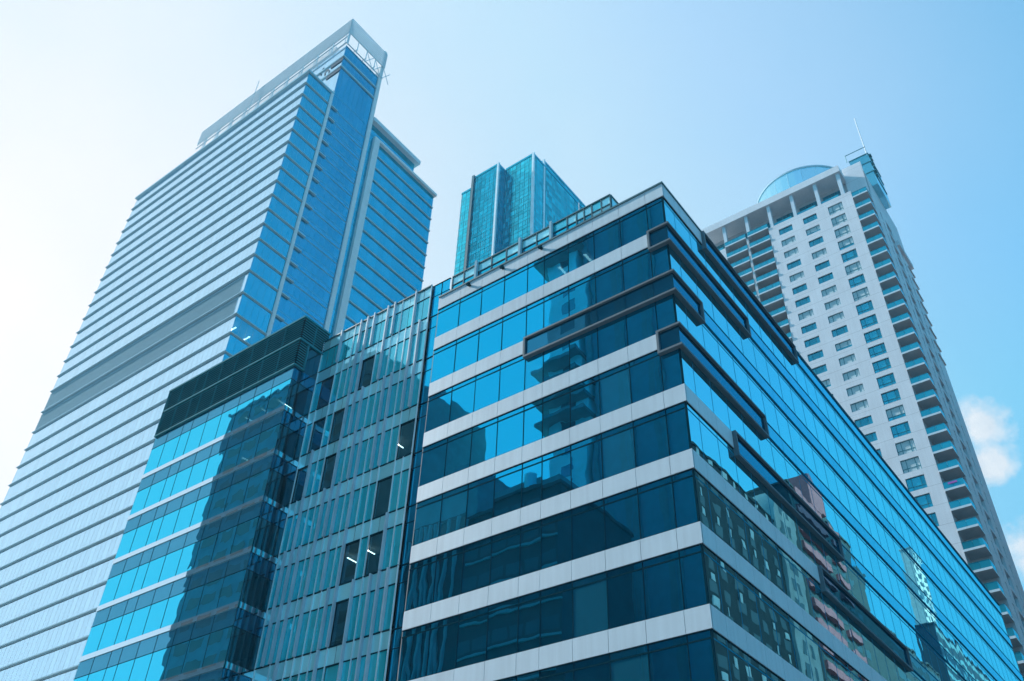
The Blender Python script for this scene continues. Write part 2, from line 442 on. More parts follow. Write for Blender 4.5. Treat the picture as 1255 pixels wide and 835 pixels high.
# louvre screen
m = MB()
for z in frange(LB + .2, ZB - .1, .25):
    if abs(z - 49.95) < .12: continue
    for f, u0, u1 in ((FB, YB - .0, YB1), (FB2, XB, SX + .25)):
        if f is FB2 and z < 49.9: u1 = XB + .85
        P = f.p; o = .16
        a = [P(u0, z - .03, .05), P(u1, z - .03, .05), P(u1, z - .13, .13), P(u0, z - .13, .13)]
        b = [P(u0, z, .05), P(u1, z, .05), P(u1, z - .05, .15), P(u0, z - .05, .15)]
        n0 = len(m.v); m.v += a + b
        m.f += [tuple(n0 + i for i in q) for q in ((0, 1, 2, 3), (7, 6, 5, 4), (3, 2, 6, 7), (0, 3, 7, 4), (1, 5, 6, 2), (0, 4, 5, 1))]
lv = build('louvre_screen', m, 'louvre', blk)
m = MB(); FB.quad(m, YB, YB1, LB, ZB, -.05); FB2.quad(m, XB - .0, SX + .4, 49.9, ZB, -.05); FB2.quad(m, XB, XB + .85, LB, 49.9, -.05); build('louvre_backing', m, 'louvre_back', lv)
m = MB()
for f, u0, u1 in ((FB, YB - .18, YB1), (FB2, XB, SX + .3)):
    f.box(m, u0, u1, ZB - .1, ZB + .08, -.2, .20); f.box(m, u0, u1 if f is FB else u1, 49.88, 50.02, -.1, .17)
FB.box(m, YB - .18, YB1, LB - .05, LB + .1, -.1, .2); FB2.box(m, XB, XB + .85, LB - .05, LB + .1, -.1, .2)
for u in BU[1:-1]: FB.box(m, u - .03, u + .03, LB + .1, ZB - .1, -.02, .1)
FB2.box(m, XB + .85, XB + .93, LB - .05, 49.9, -.1, .17); FB2.box(m, XB + 1.3, XB + 1.36, 50.0, ZB, -.02, .1)
FB.box(m, YB1 - .08, YB1, LB, ZB, -.1, .18)
build('louvre_frame', m, 'louvre', lv)
m = MB(); m.box(XB + .1, XB + 16, YB + .1, YB1 - .05, ZB - .5, ZB - .3); build('roof', m, 'roof', blk)
m = MB(); FB2.pane(m, XB + .9, SX + .3, LB - .04, 49.9); build('window', m, 'gl_dkside', blk)
SB = [43.2 - 4.04 * k for k in range(10)]
levels = [LB] + [s - .42 for s in SB]
for k in range(11):
    sp1 = levels[k] - .02 if k else LB - .06
    sp0 = sp1 - 1.24
    m = MB(); m2 = MB()
    for a, b in zip(BU, BU[1:]): FB.pane(m, a + .012, b - .012, sp0, sp1, 0, .0006)
    build('spandrel_panel', m, 'gl_bs', blk)
    FB2.pane(m2, XB + .01, SX + .3, sp0, sp1); build('spandrel_panel', m2, 'gl_frame', blk)
    v0 = SB[k] + .02 if k < 10 else .2
    for a, b in zip(BU, BU[1:]):
        m = MB(); FB.pane(m, a + .012, b - .012, v0, sp0 - .03, 0, .0006); build('window', m, 'gl_b', blk)
    m = MB(); FB2.pane(m, XB + .01, SX + .3, v0, sp0 - .03); build('window', m, 'gl_dkside', blk)
    m = MB()
    for u in BU[1:-1]: FB.box(m, u - .018, u + .018, v0, sp1, -.08, .015)
    FB.box(m, YB, YB1, sp0 - .03, sp0 + .01, -.08, .02); FB2.box(m, XB, SX + .3, sp0 - .03, sp0 + .01, -.08, .02)
    build('window_frame', m, 'mull', blk)
    if k < 10:
        m = MB()
        FB.box(m, YB - .07, YB1, SB[k] - .42, SB[k], -.05, .07); FB2.box(m, XB, SX + .3, SB[k] - .42, SB[k], -.05, .07)
        build('sill', m, 'sill', blk)
        m = MB(); m.box(XB + .3, XB + 12, YB + .3, YB1 - .2, SB[k] - 1.0, SB[k] - .3); build('floor_slab', m, 'interior', blk)
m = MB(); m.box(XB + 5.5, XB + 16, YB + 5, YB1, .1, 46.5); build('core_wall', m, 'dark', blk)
m = MB(); m.box(XB + .1, XB + 16, YB1 - .03, YB1 + .1, .1, ZB); build('side_wall', m, 'midr', blk)
for (y, k) in ((57.6, 0), (55.5, 0), (53.4, 0), (56.5, 1)):
    z = (LB if k == 0 else levels[k]) - 1.3
    m = MB(); m.box(XB + 1.5, XB + 2.9, y - .07, y + .07, z, z + .05); build('ceiling_light', m, 'lampon', blk)

# ------------------------------------------------------------------ tall tower (unit sizes scaled from the eye point)
S = .62; CZ = 1.7
def sx(v): return v * S
def sz(v): return CZ + (v - CZ) * S
tw = thing('tall_tower', (62, 109.3, 0), 'tallest glass skyscraper with pale striped front and steel screen on its roof', 'skyscraper')
TX, TY, TY1 = sx(100), sx(176.3), sx(277.6)
FT, FT2 = Face('X', TX), Face('Y', TY)
TR = sz(280.0)
lz = [273.1 - 6.53 * k for k in range(15)] + [173.1, 165.0] + [158.3 - 6.6 * k for k in range(24)]
lz = [sz(v) for v in lz if v > 4]
edges = [TR] + lz + [.3]
PX0, PX1 = sx(110.6), sx(111.7)
for k, (zt, zb) in enumerate(zip(edges, edges[1:])):
    mech = 14 < k <= 16
    if zb < .2: break
    if not mech:
        m = MB()
        for a in frange(TY, TY1, 1.32):
            FT.pane(m, a + .02, min(a + 1.32, TY1) - .02, zb + .15, zt - .3, 0, .0012)
        build('window_ribbon', m, 'gl_t', tw)
    else:
        m = MB(); m2 = MB()
        FT.quad(m, TY + 1.0, TY1, zb + .5, zt - .75, -.12)
        for z in frange(zb + .55, zt - .8, .22): FT.box(m, TY + 1.0, TY1, z, z + .08, -.12, .02)
        build('louvre_band', m, 'mech', tw)
        FT.quad(m2, TY, TY + .95, zb + .3, zt - .3, 0); FT.quad(m2, TY, TY1, zt - .6, zt - .35, .0); FT.quad(m2, TY, TY1, zb + .15, zb + .42, 0); build('window', m2, 'gl_t', tw)
        m2 = MB(); FT.box(m2, TY, TY1, zt - .75, zt - .62, -.1, .05); FT.box(m2, TY, TY1, zb + .42, zb + .52, -.1, .05); FT.box(m2, TY + .9, TY + 1.02, zb + .4, zt - .6, -.1, .04); build('louvre_frame', m2, 'ledge', tw)
    m = MB()
    for a in frange(TX, PX0, 1.36): FT2.pane(m, a + .015, min(a + 1.36, PX0) - .015, zb + .15, zt - .3, 0, .001)
    build('window_ribbon', m, 'gl_tsc' if k == 17 else 'gl_ts', tw)
    # sunshade ledge wrapping the corner
    m = MB(); z = zb
    FT.box(m, TY - .28, TY1 + .15, z - .07, z + .12, -.1, .32); FT2.box(m, TX + .1, PX0, z - .07, z + .12, -.1, .28)
    FT.box(m, TY + .02, TY1, z - .19, z - .07, -.1, .08); FT2.box(m, TX + .1, PX0, z - .19, z - .07, -.1, .07)
    build('ledge', m, 'ledge', tw)
    if k % 2 == 0 and not mech and k < 24:
        pass
m = MB(); FT.box(m, TY - .35, TY1 + .3, TR - .3, TR + .25, -.5, .5); FT2.box(m, TX + .5, PX1, TR - .3, TR + .25, -.5, .35); build('parapet', m, 'ledge', tw)
m = MB(); m.box(TX + .1, sx(111.7), TY + .1, TY1 - .1, sz(165), TR - .35); m.box(TX + .1, sx(111.7), TY + .1, TY1 - .1, .1, sz(158.3)); m.box(TX + .3, sx(111.7), TY + 6, TY1 - .1, sz(158.3), sz(165)); build('front_volume', m, 'midr', tw)
for (x, y, z) in ((61.6, 108.9, 98.0), (64.5, 108.9, 98.0)):
    pass
for x in (102.7, 107.6):
    m = MB(); m.box(sx(x) - .12, sx(x) + .12, sx(179.2), sx(182.4), sz(163.6), sz(163.6) + .08); build('ceiling_light', m, 'lampon', tw)
# core block rising above the front volume
CX0, CX1, CT = sx(111.8), sx(131), sz(312.3)
FC = Face('X', CX0)
pil = MB(); FT2.box(pil, PX0, PX1, .1, sz(281), -.3, .30); build('pilaster', pil, 'ribw', tw)
pil = MB(); FT2.box(pil, sx(129.3), sx(130.9), .1, sz(330.5), -1.2, .35); build('pilaster', pil, 'ribw', tw)
cedges = [CT] + [sz(304.6), sz(298.0)] + [v for v in lz if v < sz(290)] + [.3]
for k, (zt, zb) in enumerate(zip(cedges, cedges[1:])):
    m = MB()
    for a in frange(PX1, sx(129.3), 1.34):
        for za, zc in ((zb + .1, zb + (zt - zb) * .30), (zb + (zt - zb) * .30 + .06, zt - .12)):
            FT2.pane(m, a + .015, min(a + 1.34, sx(129.3)) - .015, za, zc, 0, .001)
    build('window_ribbon', m, 'gl_tc', tw)
    m = MB()
    if k < 2: FT2.box(m, CX0 - .2, sx(129.3), zb - .25, zb + .25, -.1, .3)
    else:
        FT2.box(m, PX1, PX1 + 1.9, zb - .12, zb + .16, -.1, .45)
        FT2.box(m, PX1 + 1.9, sx(129.3), zb + .06, zb + .12, -.1, .035); FT2.box(m, PX1 + 1.9, sx(129.3), zb - .12, zb - .06, -.1, .035)
        FT2.box(m, PX1, sx(129.3), zb + (zt - zb) * .30, zb + (zt - zb) * .30 + .05, -.1, .03)
    build('ledge', m, 'ledge', tw)
CY1 = sx(270)
m = MB()
for zt, zb in ((CT, sz(304.9)), (sz(304.3), sz(298.3)), (sz(297.7), sz(281))):
    for a in frange(TY + .05, CY1, 1.36): FC.pane(m, a + .015, min(a + 1.36, CY1), zb, zt, 0, .001)
build('window_ribbon', m, 'gl_t', tw)
m = MB(); FC.box(m, TY - .2, CY1, sz(304.6) - .25, sz(304.6) + .25, -.1, .25); FC.box(m, TY - .2, CY1, sz(298) - .25, sz(298) + .25, -.1, .25); build('ledge', m, 'ledge', tw)
m = MB(); m.box(CX0 + .15, CX1 - .5, TY + .15, CY1, .1, CT - .1); build('core_volume', m, 'midr', tw)
# sign high on the notch: a ring emblem with two dark lines of lettering
m = MB()
def onface(y, z): return FC.p(y, z, .12)
yc, zc = sx(184.3), sz(300.5)
for i in range(20):
    t0, t1 = 2 * math.pi * i / 20, 2 * math.pi * (i + 1) / 20
    def el(t, r): return (yc + math.cos(t) * r * .9 + math.sin(t) * r * .35, zc + math.sin(t) * r * 1.7)
    a, b, c, d = el(t0, 1.0), el(t1, 1.0), el(t1, .62), el(t0, .62)
    m.quad(onface(*a), onface(*b), onface(*c), onface(*d))
for dy, dz in ((1.7, 2.4), (2.2, 1.2), (1.9, 3.4), (2.7, 2.2)): FC.box(m, yc + dy, yc + dy + .35, zc + dz, zc + dz + .5, .05, .15)
build('sign_emblem', m, 'sign', tw)
r3 = random.Random(3)
for z0, y0, y1, h in ((sz(301.6), sx(176.6), sx(182.4), 1.7), (sz(295.2), sx(176.0), sx(183.6), 1.7)):
    y = y1; m = MB()
    while y > y0:
        w = r3.uniform(.32, .55); FC.box(m, y - w, y, z0, z0 + h * r3.uniform(.85, 1), .03, .18); y -= w + .07
    build('sign_lettering', m, 'sign', tw)
# steel screen crowning the roof
Z0, Z1, Z2 = sz(313), sz(319.3), sz(329)
Zf = Face('X', CX0 - .6); Zr = Face('Y', TY - .6)
m = MB()
Zf.box(m, TY - .6, sx(269), Z1, Z2, -.25, .0)
for z in frange(Z1 + .5, Z2, .62): Zf.box(m, TY - .6, sx(269), z, z + .1, 0, .1)
build('roof_screen', m, 'screen', tw)
m = MB()
for z in frange(Z1, Z2, .78): Zr.box(m, CX0 - .6, CX1, z, z + .45, -.2, .05)
build('roof_screen', m, 'screen', tw)
m = MB()
for y in frange(TY - .6, sx(269), 5.4):
    m.bar((CX0 - .45, y, CT - .3), (CX0 - .45, y, Z1), .17); m.bar((CX0 - .45, y + .9, CT - .3), (CX0 - .45, y + .9, Z1), .1)
m.bar((CX0 - .45, TY - .4, Z1 - 1.4), (CX0 - .45, sx(269), Z1 - 1.4), .16); m.bar((CX0 - .45, TY - .4, CT + .1), (CX0 - .45, sx(269), CT + .1), .2)
for x in frange(CX0, CX1, 2.9):
    m.bar((x, TY - .4, CT - .2), (x, TY - .4, Z1), .13)
    if x > CX0 + 5: m.bar((x, TY - .4, Z1), (x + 2.4, TY - .4, CT), .09); m.bar((x, TY - .4, CT), (x + 2.4, TY - .4, Z1), .09)
m.bar((CX0 - .4, TY - .4, CT + .15), (CX1, TY - .4, CT + .15), .16)
build('roof_lattice', m, 'screen', tw)
m = MB()
for x in frange(CX0 + 1, CX1 + 1, 3): m.bar((x, TY + 1, Z1), (x, TY + 9, Z1), .12)
m.box(CX0 + 1, CX1 - 1, TY + 6, CY1 - 4, CT - .1, Z1 + 2); build('plant_room', m, 'screen', tw)
m = MB(); m.bar((sx(110), sx(231.8), TR), (sx(110), sx(231.8), sz(334.5)), .09); build('mast', m, 'screen', tw)
# lower slab behind, with its white frame
Y2 = TY + .6
FSb = Face('Y', Y2); s_x0, s_x1 = CX1, sx(168.6)
zc_ = sz(286.5); zf = sz(279.3)
m = MB()
for zt, zb in ((zc_ - .6, zf + .2),):
    for a in frange(s_x0, sx(156), 1.4): FSb.pane(m, a + .01, min(a + 1.4, sx(156)), zb, zt, 0, .001)
for z in frange(2, zf, 4.04):
    FSb.pane(m, s_x0, sx(133.8), z + .02, min(z + 3.98, zf), 0, .001)
build('window_ribbon', m, 'gl_ts', tw, 'turquoise glazed margin round the white frame')
slz = [sz(277.9 - 6.62 * k) for k in range(45)]; slz = [z for z in slz if z > 3]
slz2 = [zf - .3] + slz[1:] + [.3]
for k, (zt, zb) in enumerate(zip(slz2, slz2[1:])):
    m = MB()
    for a in frange(sx(136.4), s_x1, 1.42):
        FSb.pane(m, a + .012, min(a + 1.42, s_x1) - .012, zb + .75, zt - .15, 0, .001); FSb.pane(m, a + .012, min(a + 1.42, s_x1) - .012, zb + .15, zb + .72, 0, .001)
    build('window_ribbon', m, 'gl_ts', tw)
    m = MB(); FSb.box(m, sx(136.4), s_x1, zb - .15, zb + .15, -.1, .30); build('ledge', m, 'ledge', tw)
m = MB(); FSb.box(m, sx(133.8), sx(136.4), .1, zf, -.3, .75); FSb.box(m, sx(136.4), s_x1 + .3, zf - .75, zf + .05, -.3, .75); build('white_frame', m, 'ribw', tw)
m = MB(); FSb.box(m, s_x0, sx(157.3), zc_ - .6, zc_ + .6, -7.5, 1.2); build('cornice', m, 'screen', tw)
m = MB(); m.box(s_x0, s_x1 - .1, Y2 + .1, Y2 + 8, .1, zf - .1); m.box(s_x0, sx(156) - .1, Y2 + .1, Y2 + 7, zf - .1, zc_ - .65); build('rear_volume', m, 'gl_ts', tw)

# ------------------------------------------------------------------ turquoise tower in the middle distance
S2 = 1.3
def c2(x, y, z): return (x * S2, y * S2, CZ + (z - CZ) * S2)
ct = thing('glass_tower', c2(97.6, 83, 0)[:2] + (0,), 'distant turquoise gridded glass tower standing behind the roof of the banded block', 'skyscraper')
def curtain(face, u0, u1, z1, mat, step=1.5, st=3.2, zmin=120.0):
    z = z1 - .6; k = 0
    while z > zmin:
        m = MB()
        for a in frange(u0, u1, step):
            b = min(a + step, u1)
            if rnd.random() < .35:
                mid = (a + b) / 2; FC_ = ((a, mid), (mid, b))
            else: FC_ = ((a, b),)
            for p, q in FC_: face.pane(m, p + .07, q - .07, z - st * .55, z - .08, 0, .002)
            face.pane(m, a + .05, b - .05, z - st + .08, z - st * .55 - .12, 0, .002)
        build('window_ribbon', m, mat, ct); z -= st
def vol(x0, x1, y0, y1, ztop, mats, edge=True):
    X0, Y0, Z = c2(x0, y0, ztop); X1, Y1, _ = c2(x1, y1, ztop)
    m = MB(); m.box(X0 + .1, X1, Y0 + .1, Y1 - .02, .1, Z); build('core_volume', m, 'coping', ct)
    curtain(Face('X', X0), Y0, Y1, Z, mats[0]); curtain(Face('Y', Y0), X0, min(X1, X0 + 26), Z, mats[1])
    m = MB(); m.box(X0 - .25, X0 + .35, Y0 - .25, Y0 + .35, .1, Z + .4); build('corner_strip', m, 'finp', ct)
    m = MB(); m.box(X0 - .1, X1, Y0 - .1, Y0 + .3, Z - .5, Z + .3); m.box(X0 - .1, X0 + .3, Y0 - .1, Y1, Z - .5, Z + .3); build('parapet', m, 'gl_c2', ct)
vol(100, 112, 92.3, 96.1, 160.6, ('gl_c1', 'gl_c1'))
vol(97.4, 108, 83.4, 90.1, 159.6, ('gl_c2', 'gl_c2'))
vol(100, 120.5, 75.83, 83.4, 160.2, ('gl_c1', 'gl_c1'))
vol(104, 120.5, 75.95, 83, 161.9, ('gl_c1', 'gl_c1'))
m = MB(); a = c2(97.4, 90.1, 159.6); m.box(a[0] - .5, a[0] + .6, a[1] - .1, a[1] + .7, .1, a[2] + .7); build('corner_strip', m, 'coping', ct)
m = MB(); a = c2(121.5, 76.4, 160); b = c2(126, 80, 162.3); m.box(a[0], b[0], a[1], b[1], .1, b[2]); build('rear_volume', m, 'gl_c1', ct)

# ------------------------------------------------------------------ pale apartment tower on the right
S3 = 1.245
def rx(v): return v * S3
def rz(v): return CZ + (v - CZ) * S3
apt = thing('apartment_tower', (rx(100), rx(14.3), 0), 'pale concrete apartment tower with stacked balconies and a glass drum on its roof', 'apartment building')
AX, AY = rx(100), rx(14.25)
FA, FA2 = Face('X', AX), Face('Y', AY)
DEP = rx(2.4)
yR1 = rx(16.45); yB0, yB1 = rx(29.6), rx(36.95); yEnd = rx(43)
NS = 42; ST = 2.487 * S3
fl = rz(107.5)                       # loggia floor
wt = [rz(106.45) - ST * k for k in range(NS)]   # window heads
wt = [z for z in wt if z > 5]
cols = {'small_a': (rx(25.95), rx(28.1), 1.25 * S3), 'small_b': (rx(22.05), rx(24.2), 1.27 * S3), 'large': (rx(18.1), rx(20.25), 1.75 * S3), 'hidden': (rx(38.3), rx(40.4), 1.25 * S3)}
holes = []
for nme, (a, b, h) in cols.items():
    for z in wt: holes.append((a, b, z - h, z))
m = MB(); FA.wall(m, yR1, yB0, .1, fl, [h for h in holes if h[1] < yB0], .28); build('wall', m, 'concrete', apt)
m = MB(); FA.wall(m, yB1, yEnd, .1, fl, [h for h in holes if h[0] > yB1], .28); build('wall', m, 'concrete', apt)
# side wall with narrow and wide openings
sxs = ((rx(105.2), rx(105.9)), (rx(107.6), rx(110.4)), (rx(112.6), rx(113.3)))
sh = []
for i, (a, b) in enumerate(sxs):
    for z in wt: sh.append((a, b, z - (1.55 if i != 1 else 1.75) * S3, z + .3))
XE = rx(117.3)
m = MB(); FA2.wall(m, AX + DEP, XE, .1, rz(113.4), sh, .45); build('side_wall', m, 'concrete', apt)
nwin = 0; strest = MB()
r4 = random.Random(8)
def window(face, a, b, z0, z1, o, layout, parent):
    f = MB(); t = .07; p = MB()
    face.box(f, a, b, z0, z0 + t, o - .06, o + .03); face.box(f, a, b, z1 - t, z1, o - .06, o + .03)
    face.box(f, a, a + t, z0 + t, z1 - t, o - .06, o + .03); face.box(f, b - t, b, z0 + t, z1 - t, o - .06, o + .03)
    w = b - a
    for q in (.24, .72): face.box(f, a + w * q - .035, a + w * q + .035, z0 + t, z1 - t, o - .06, o + .025)
    zz = z0 + t
    if layout == 'large':
        zm = z0 + (z1 - z0) * .32; face.box(f, a + t, b - t, zm - .035, zm + .035, o - .06, o + .022)
    wf = build('window', f, 'wframe', parent)
    us = (a + t, a + w * .24, a + w * .72, b - t); zs = (z0 + t, z1 - t) if layout != 'large' else (z0 + t, zm, z1 - t)
    for u0, u1 in zip(us, us[1:]):
        for c0, c1 in zip(zs, zs[1:]): face.pane(p, u0, u1, c0, c1, o - .03, .004)
    blind = r4.random() < .42
    build('pane', p, 'gl_win', wf)
    if blind:
        c = MB(); st_ = r4.choice((0, 0, .25))
        face.quad(c, a + t + w * .02, b - t, z0 + t + (z1 - z0) * r4.choice((0, 0, 0, .3)), z1 - t, o - .022)
        for q in (.24, .72):
            pass
        build('blind', c, 'curtain', wf)
for nme in ('large', 'small_b', 'small_a'):
    a, b, h = cols[nme]
    for z in wt[:30 if nme == 'large' else 24 if nme == 'small_b' else 16]:
        window(FA, a, b, z - h, z, -.2, 'large' if nme == 'large' else 'small', apt)
m = MB()
for nme, (a, b, h) in cols.items():
    for z in wt[{'large': 30, 'small_b': 24, 'small_a': 16, 'hidden': 0}[nme]:]: FA.pane(m, a, b, z - h, z, -.2)
build('window', m, 'gl_win', apt, kind='stuff')
m = MB()
for i, (a, b) in enumerate(sxs):
    for z in wt: FA2.quad(m, a, b, z - 1.75 * S3, z + .3, -.4)
build('side_window', m, 'gl_win', apt, kind='stuff')
# inner walls of the two balcony stacks
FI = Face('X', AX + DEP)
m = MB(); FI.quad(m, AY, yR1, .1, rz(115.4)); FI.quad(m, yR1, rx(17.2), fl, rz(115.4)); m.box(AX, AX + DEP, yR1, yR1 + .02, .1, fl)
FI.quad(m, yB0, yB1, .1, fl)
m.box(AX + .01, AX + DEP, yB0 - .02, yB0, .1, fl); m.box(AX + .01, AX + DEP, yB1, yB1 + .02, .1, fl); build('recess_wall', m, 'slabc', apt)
m = MB(); m.box(AX + DEP - .02, AX + DEP + .6, AY, rx(17.2), rz(108.6), rz(115.4)); build('upper_wall', m, 'concrete', apt)
m = MB(); FA.box(m, rx(33.2) - .22, rx(33.2) + .22, .1, fl, -DEP, .02); build('balcony_divider', m, 'slabc', apt)
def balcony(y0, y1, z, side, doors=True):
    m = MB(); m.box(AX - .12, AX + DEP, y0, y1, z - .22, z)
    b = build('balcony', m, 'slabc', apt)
    t = MB(); t.box(AX - .16, AX - .12, y0, y1, z - .26, z + .06)
    if side: t.box(AX - .16, AX + DEP, y0 - .04, y0, z - .26, z + .06)
    build('slab_edge', t, 'panel', b)
    gq = MB(); nq = 2 if y1 - y0 < 4 else 3
    for i in range(nq):
        a_, b_ = y0 + (y1 - y0) * i / nq, y0 + (y1 - y0) * (i + 1) / nq
        FA.pane(gq, a_ + .02, b_ - .02, z + .08, z + 1.12, .06, .003)
    if side: FA2.quad(gq, AX, AX + DEP - .4, z + .08, z + 1.12, -.02)
    build('balustrade', gq, 'gl_bal', b)
    rl = MB(); rl.box(AX - .09, AX - .03, y0, y1, z + 1.12, z + 1.17); build('handrail', rl, 'wframe', b)
    d = MB(); FI.pane(d, y0 + .5, y1 - .4, z + .05, z + 2.3, .04); build('balcony_door', d, 'gl_win', b)
zb0 = rz(103.75)
k = 0
z = rz(106.2)
balcony_count = 0
while z > 22 and k < 34:
    balcony(AY, yR1, z - 0.0, True); z -= ST; k += 1
zb = fl - .05
for k in range(16):
    z = rz(107.9) - ST * k
    balcony(rx(29.6) + .02, rx(33.2) - .22, z - ST * .0, False); balcony(rx(33.2) + .22, yB1 - .02, z, False)
m = MB(); m.box(AX - .14, AX - .11, rx(14.9), rx(15.9), rz(57.0), rz(57.0) + .28); build('towel', m, 'cloth', apt, 'purple cloth hung on a balustrade')
# loggia under the roof
m = MB(); m.box(AX + .0, AX + 3.4, yR1 + .02, yB0, fl - .02, fl + .25); m.box(AX, AX + 3.4, yB1, yEnd, fl - .02, fl + .25); build('loggia_floor', m, 'concrete', apt)
for yu in (17.6, 21.25, 25.1, 28.95, 32.8, 36.7, 40.6):
    m = MB(); m.box(AX + .05, AX + .75, rx(yu) - .3, rx(yu) + .35, fl + .24, rz(112.5)); build('column', m, 'panel', apt)
m = MB(); m.box(AX - .35, AX + 26, rx(17.05), yEnd, rz(112.5), rz(113.8)); build('roof_slab', m, 'concrete', apt)
FLg = Face('X', AX + 3.3)
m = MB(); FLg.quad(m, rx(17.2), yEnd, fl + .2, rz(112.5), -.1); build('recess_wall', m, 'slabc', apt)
ys = [17.6, 21.25, 25.1, 28.95, 32.8, 36.7, 40.6]
for a, b in zip(ys, ys[1:]):
    f = MB(); A_, B_ = rx(a) + .9, rx(b) - .25
    for q in (0, .33, .66, 1): FLg.box(f, A_ + (B_ - A_) * q - .05, A_ + (B_ - A_) * q + .05, fl + .3, rz(111.6), 0, .1)
    FLg.box(f, A_, B_, fl + 1.3, fl + 1.4, 0, .09)
    w_ = build('loggia_window', f, 'wframe', apt)
    p = MB()
    for q in (0, .33, .66): FLg.pane(p, A_ + (B_ - A_) * q, A_ + (B_ - A_) * (q + .335), fl + .3, rz(111.6), .05)
    build('pane', p, 'gl_win', w_)
    p = MB(); FA.pane(p, A_, B_, fl + .3, fl + 1.2, -.4); build('balustrade', p, 'gl_bal', apt)
m = MB(); m.box(AX + DEP + .6, XE - .6, AY + .6, yEnd, .1, rz(112)); build('core_volume', m, 'midr', apt)
m = MB(); FA2.box(m, rx(111), XE + .3, rz(104), rz(105), -.4, .5); build('side_cornice', m, 'concrete', apt)
for z in wt[:9]:
    m = MB(); m.box(rx(114.6), XE + .5, AY - .22, AY + .4, z - 2.0, z - 1.7); build('side_ledge', m, 'slabc', apt)
# glazed drum
cx, cy, cr, zt = rx(113.84), rx(26.3), rx(8.35), rz(124)
m = MB(); NSEG = 44
for i in range(NSEG):
    t0, t1 = 2 * math.pi * i / NSEG, 2 * math.pi * (i + 1) / NSEG
    for z0, z1 in ((rz(113.5), rz(116.5)), (rz(116.55), rz(120.2)), (rz(120.25), zt)):
        m.quad((cx + cr * math.cos(t0), cy + cr * math.sin(t0), z0), (cx + cr * math.cos(t1), cy + cr * math.sin(t1), z0), (cx + cr * math.cos(t1), cy + cr * math.sin(t1), z1), (cx + cr * math.cos(t0), cy + cr * math.sin(t0), z1))
dr = build('roof_drum', m, 'gl_drum', apt)
m = MB()
for i in range(NSEG):
    t0, t1 = 2 * math.pi * i / NSEG, 2 * math.pi * (i + 1) / NSEG
    q = lambda t, r, z: (cx + r * math.cos(t), cy + r * math.sin(t), z)
    m.quad(q(t0, cr + .15, zt), q(t1, cr + .15, zt), q(t1, cr + .15, zt + .3), q(t0, cr + .15, zt + .3)); m.quad(q(t0, cr - .3, zt + .3), q(t1, cr - .3, zt + .3), q(t1, cr + .15, zt + .3), q(t0, cr + .15, zt + .3))
    m.quad(q(t0, cr + .15, zt), q(t1, cr + .15, zt), q(t1, cr - .3, zt), q(t0, cr - .3, zt))
    if i % 2 == 0: m.bar(q(t0, cr + .0, rz(113.5)), q(t0, cr + .0, zt), .03, 4)
build('drum_frame', m, 'ledge', dr)
# blue glass plant house and mast
m = MB(); m.box(rx(106), rx(112), rx(13.3), rx(16.3), rz(113), rz(120.4)); ph = build('plant_house', m, 'gl_drum', apt)
m = MB()
for z in (rz(116), rz(118.3), rz(120.3)): m.box(rx(106) - .1, rx(112), rx(13.3) - .1, rx(16.3) + .1, z, z + .16)
m.bar((rx(105.6), rx(13.3), rz(121.6)), (rx(105.6), rx(16.6), rz(121.6)), .08); m.bar((rx(105.6), rx(16.6), rz(120)), (rx(105.6), rx(16.6), rz(121.6)), .08)
for z in frange(rz(115), rz(120), 1.2): m.box(rx(106), rx(106) + .9, rx(13.3) - .5, rx(13.3) - .1, z, z + .3)
build('plant_frame', m, 'wframe', ph)
m = MB(); m.bar((rx(106), rx(13.45), rz(120)), (rx(106), rx(13.45), rz(129.0)), .11); m.bar((rx(106), rx(13.45), rz(129.0)), (rx(106), rx(13.45), rz(129.7)), .09); build('mast', m, 'panel', apt)

# ------------------------------------------------------------------ buildings across the streets (seen in the mirror glass)
def opposite(name, label, x0, x1, y0, y1, h, wall, face, st, wins, wh, gmat, group=None, roof=None):
    o = thing(name, ((x0 + x1) / 2, (y0 + y1) / 2, 0), label, 'building', group)
    m = MB(); m.box(x0, x1, y0, y1, 0, h); build('wall', m, wall, o)
    f = Face('+X', x1) if face == 'X' else Face('+Y', y1)
    z = h - 1.2
    while z > 6:
        m = MB()
        for a, b in wins:
            f.quad(m, a, b, z - wh, z, .05)
        build('window_row', m, gmat, o); z -= st
    m = MB(); m.box(x0 - .3, x1 + .3, y0 - .3, y1 + .3, h, h + .5); build('roof', m, roof or wall, o)
    return o
# white tower with curved brims
r1 = opposite('residential_tower', 'slim white residential tower with curved brims, mirrored in the banded block', -62, -40, 71.5, 80.4, 140, 'cream', 'X', 4.6, [(74.2, 77.6)], 2.5, 'gl_dark')
for z in (142.2, 140, 137.8, 109.5, 105.5, 101.5, 97.5):
    m = MB(); m.box(-64, -37.4, 69.4 if z > 130 else 71, 83, z, z + .7); build('brim', m, 'midr', r1)
r3_ = opposite('office_tower', 'broad dark teal office tower beside the white residential tower across the street', -70, -40.5, 44, 70.5, 144, 'tealr', 'X', 4.0, [(y, y + 1.2) for y in frange(45.5, 69, 6.2)], 4.0, 'midr')
m = MB()
for y in frange(44.2, 71, 6.2): m.box(-40.55, -40.0, y, y + .8, 0, 144)
build('rib', m, 'midr', r3_)
r2_ = opposite('lattice_building', 'low dark office with diagonal lattice front and long roof edge across the street', -30, -12, 58.5, 90, 64, 'grim', 'X', 4.2, [(y, y + 2.2) for y in frange(58.8, 73, 2.6)], 1.6, 'dull')
m = MB()
for i in range(9):
    y = 74.5 + i * 1.7
    m.bar((-11.6, y, 8), (-11.6, y + 4.5, 64), .28, 5); m.bar((-11.4, y + 4.5, 8), (-11.4, y, 64), .28, 5)
build('lattice', m, 'midr', r2_)
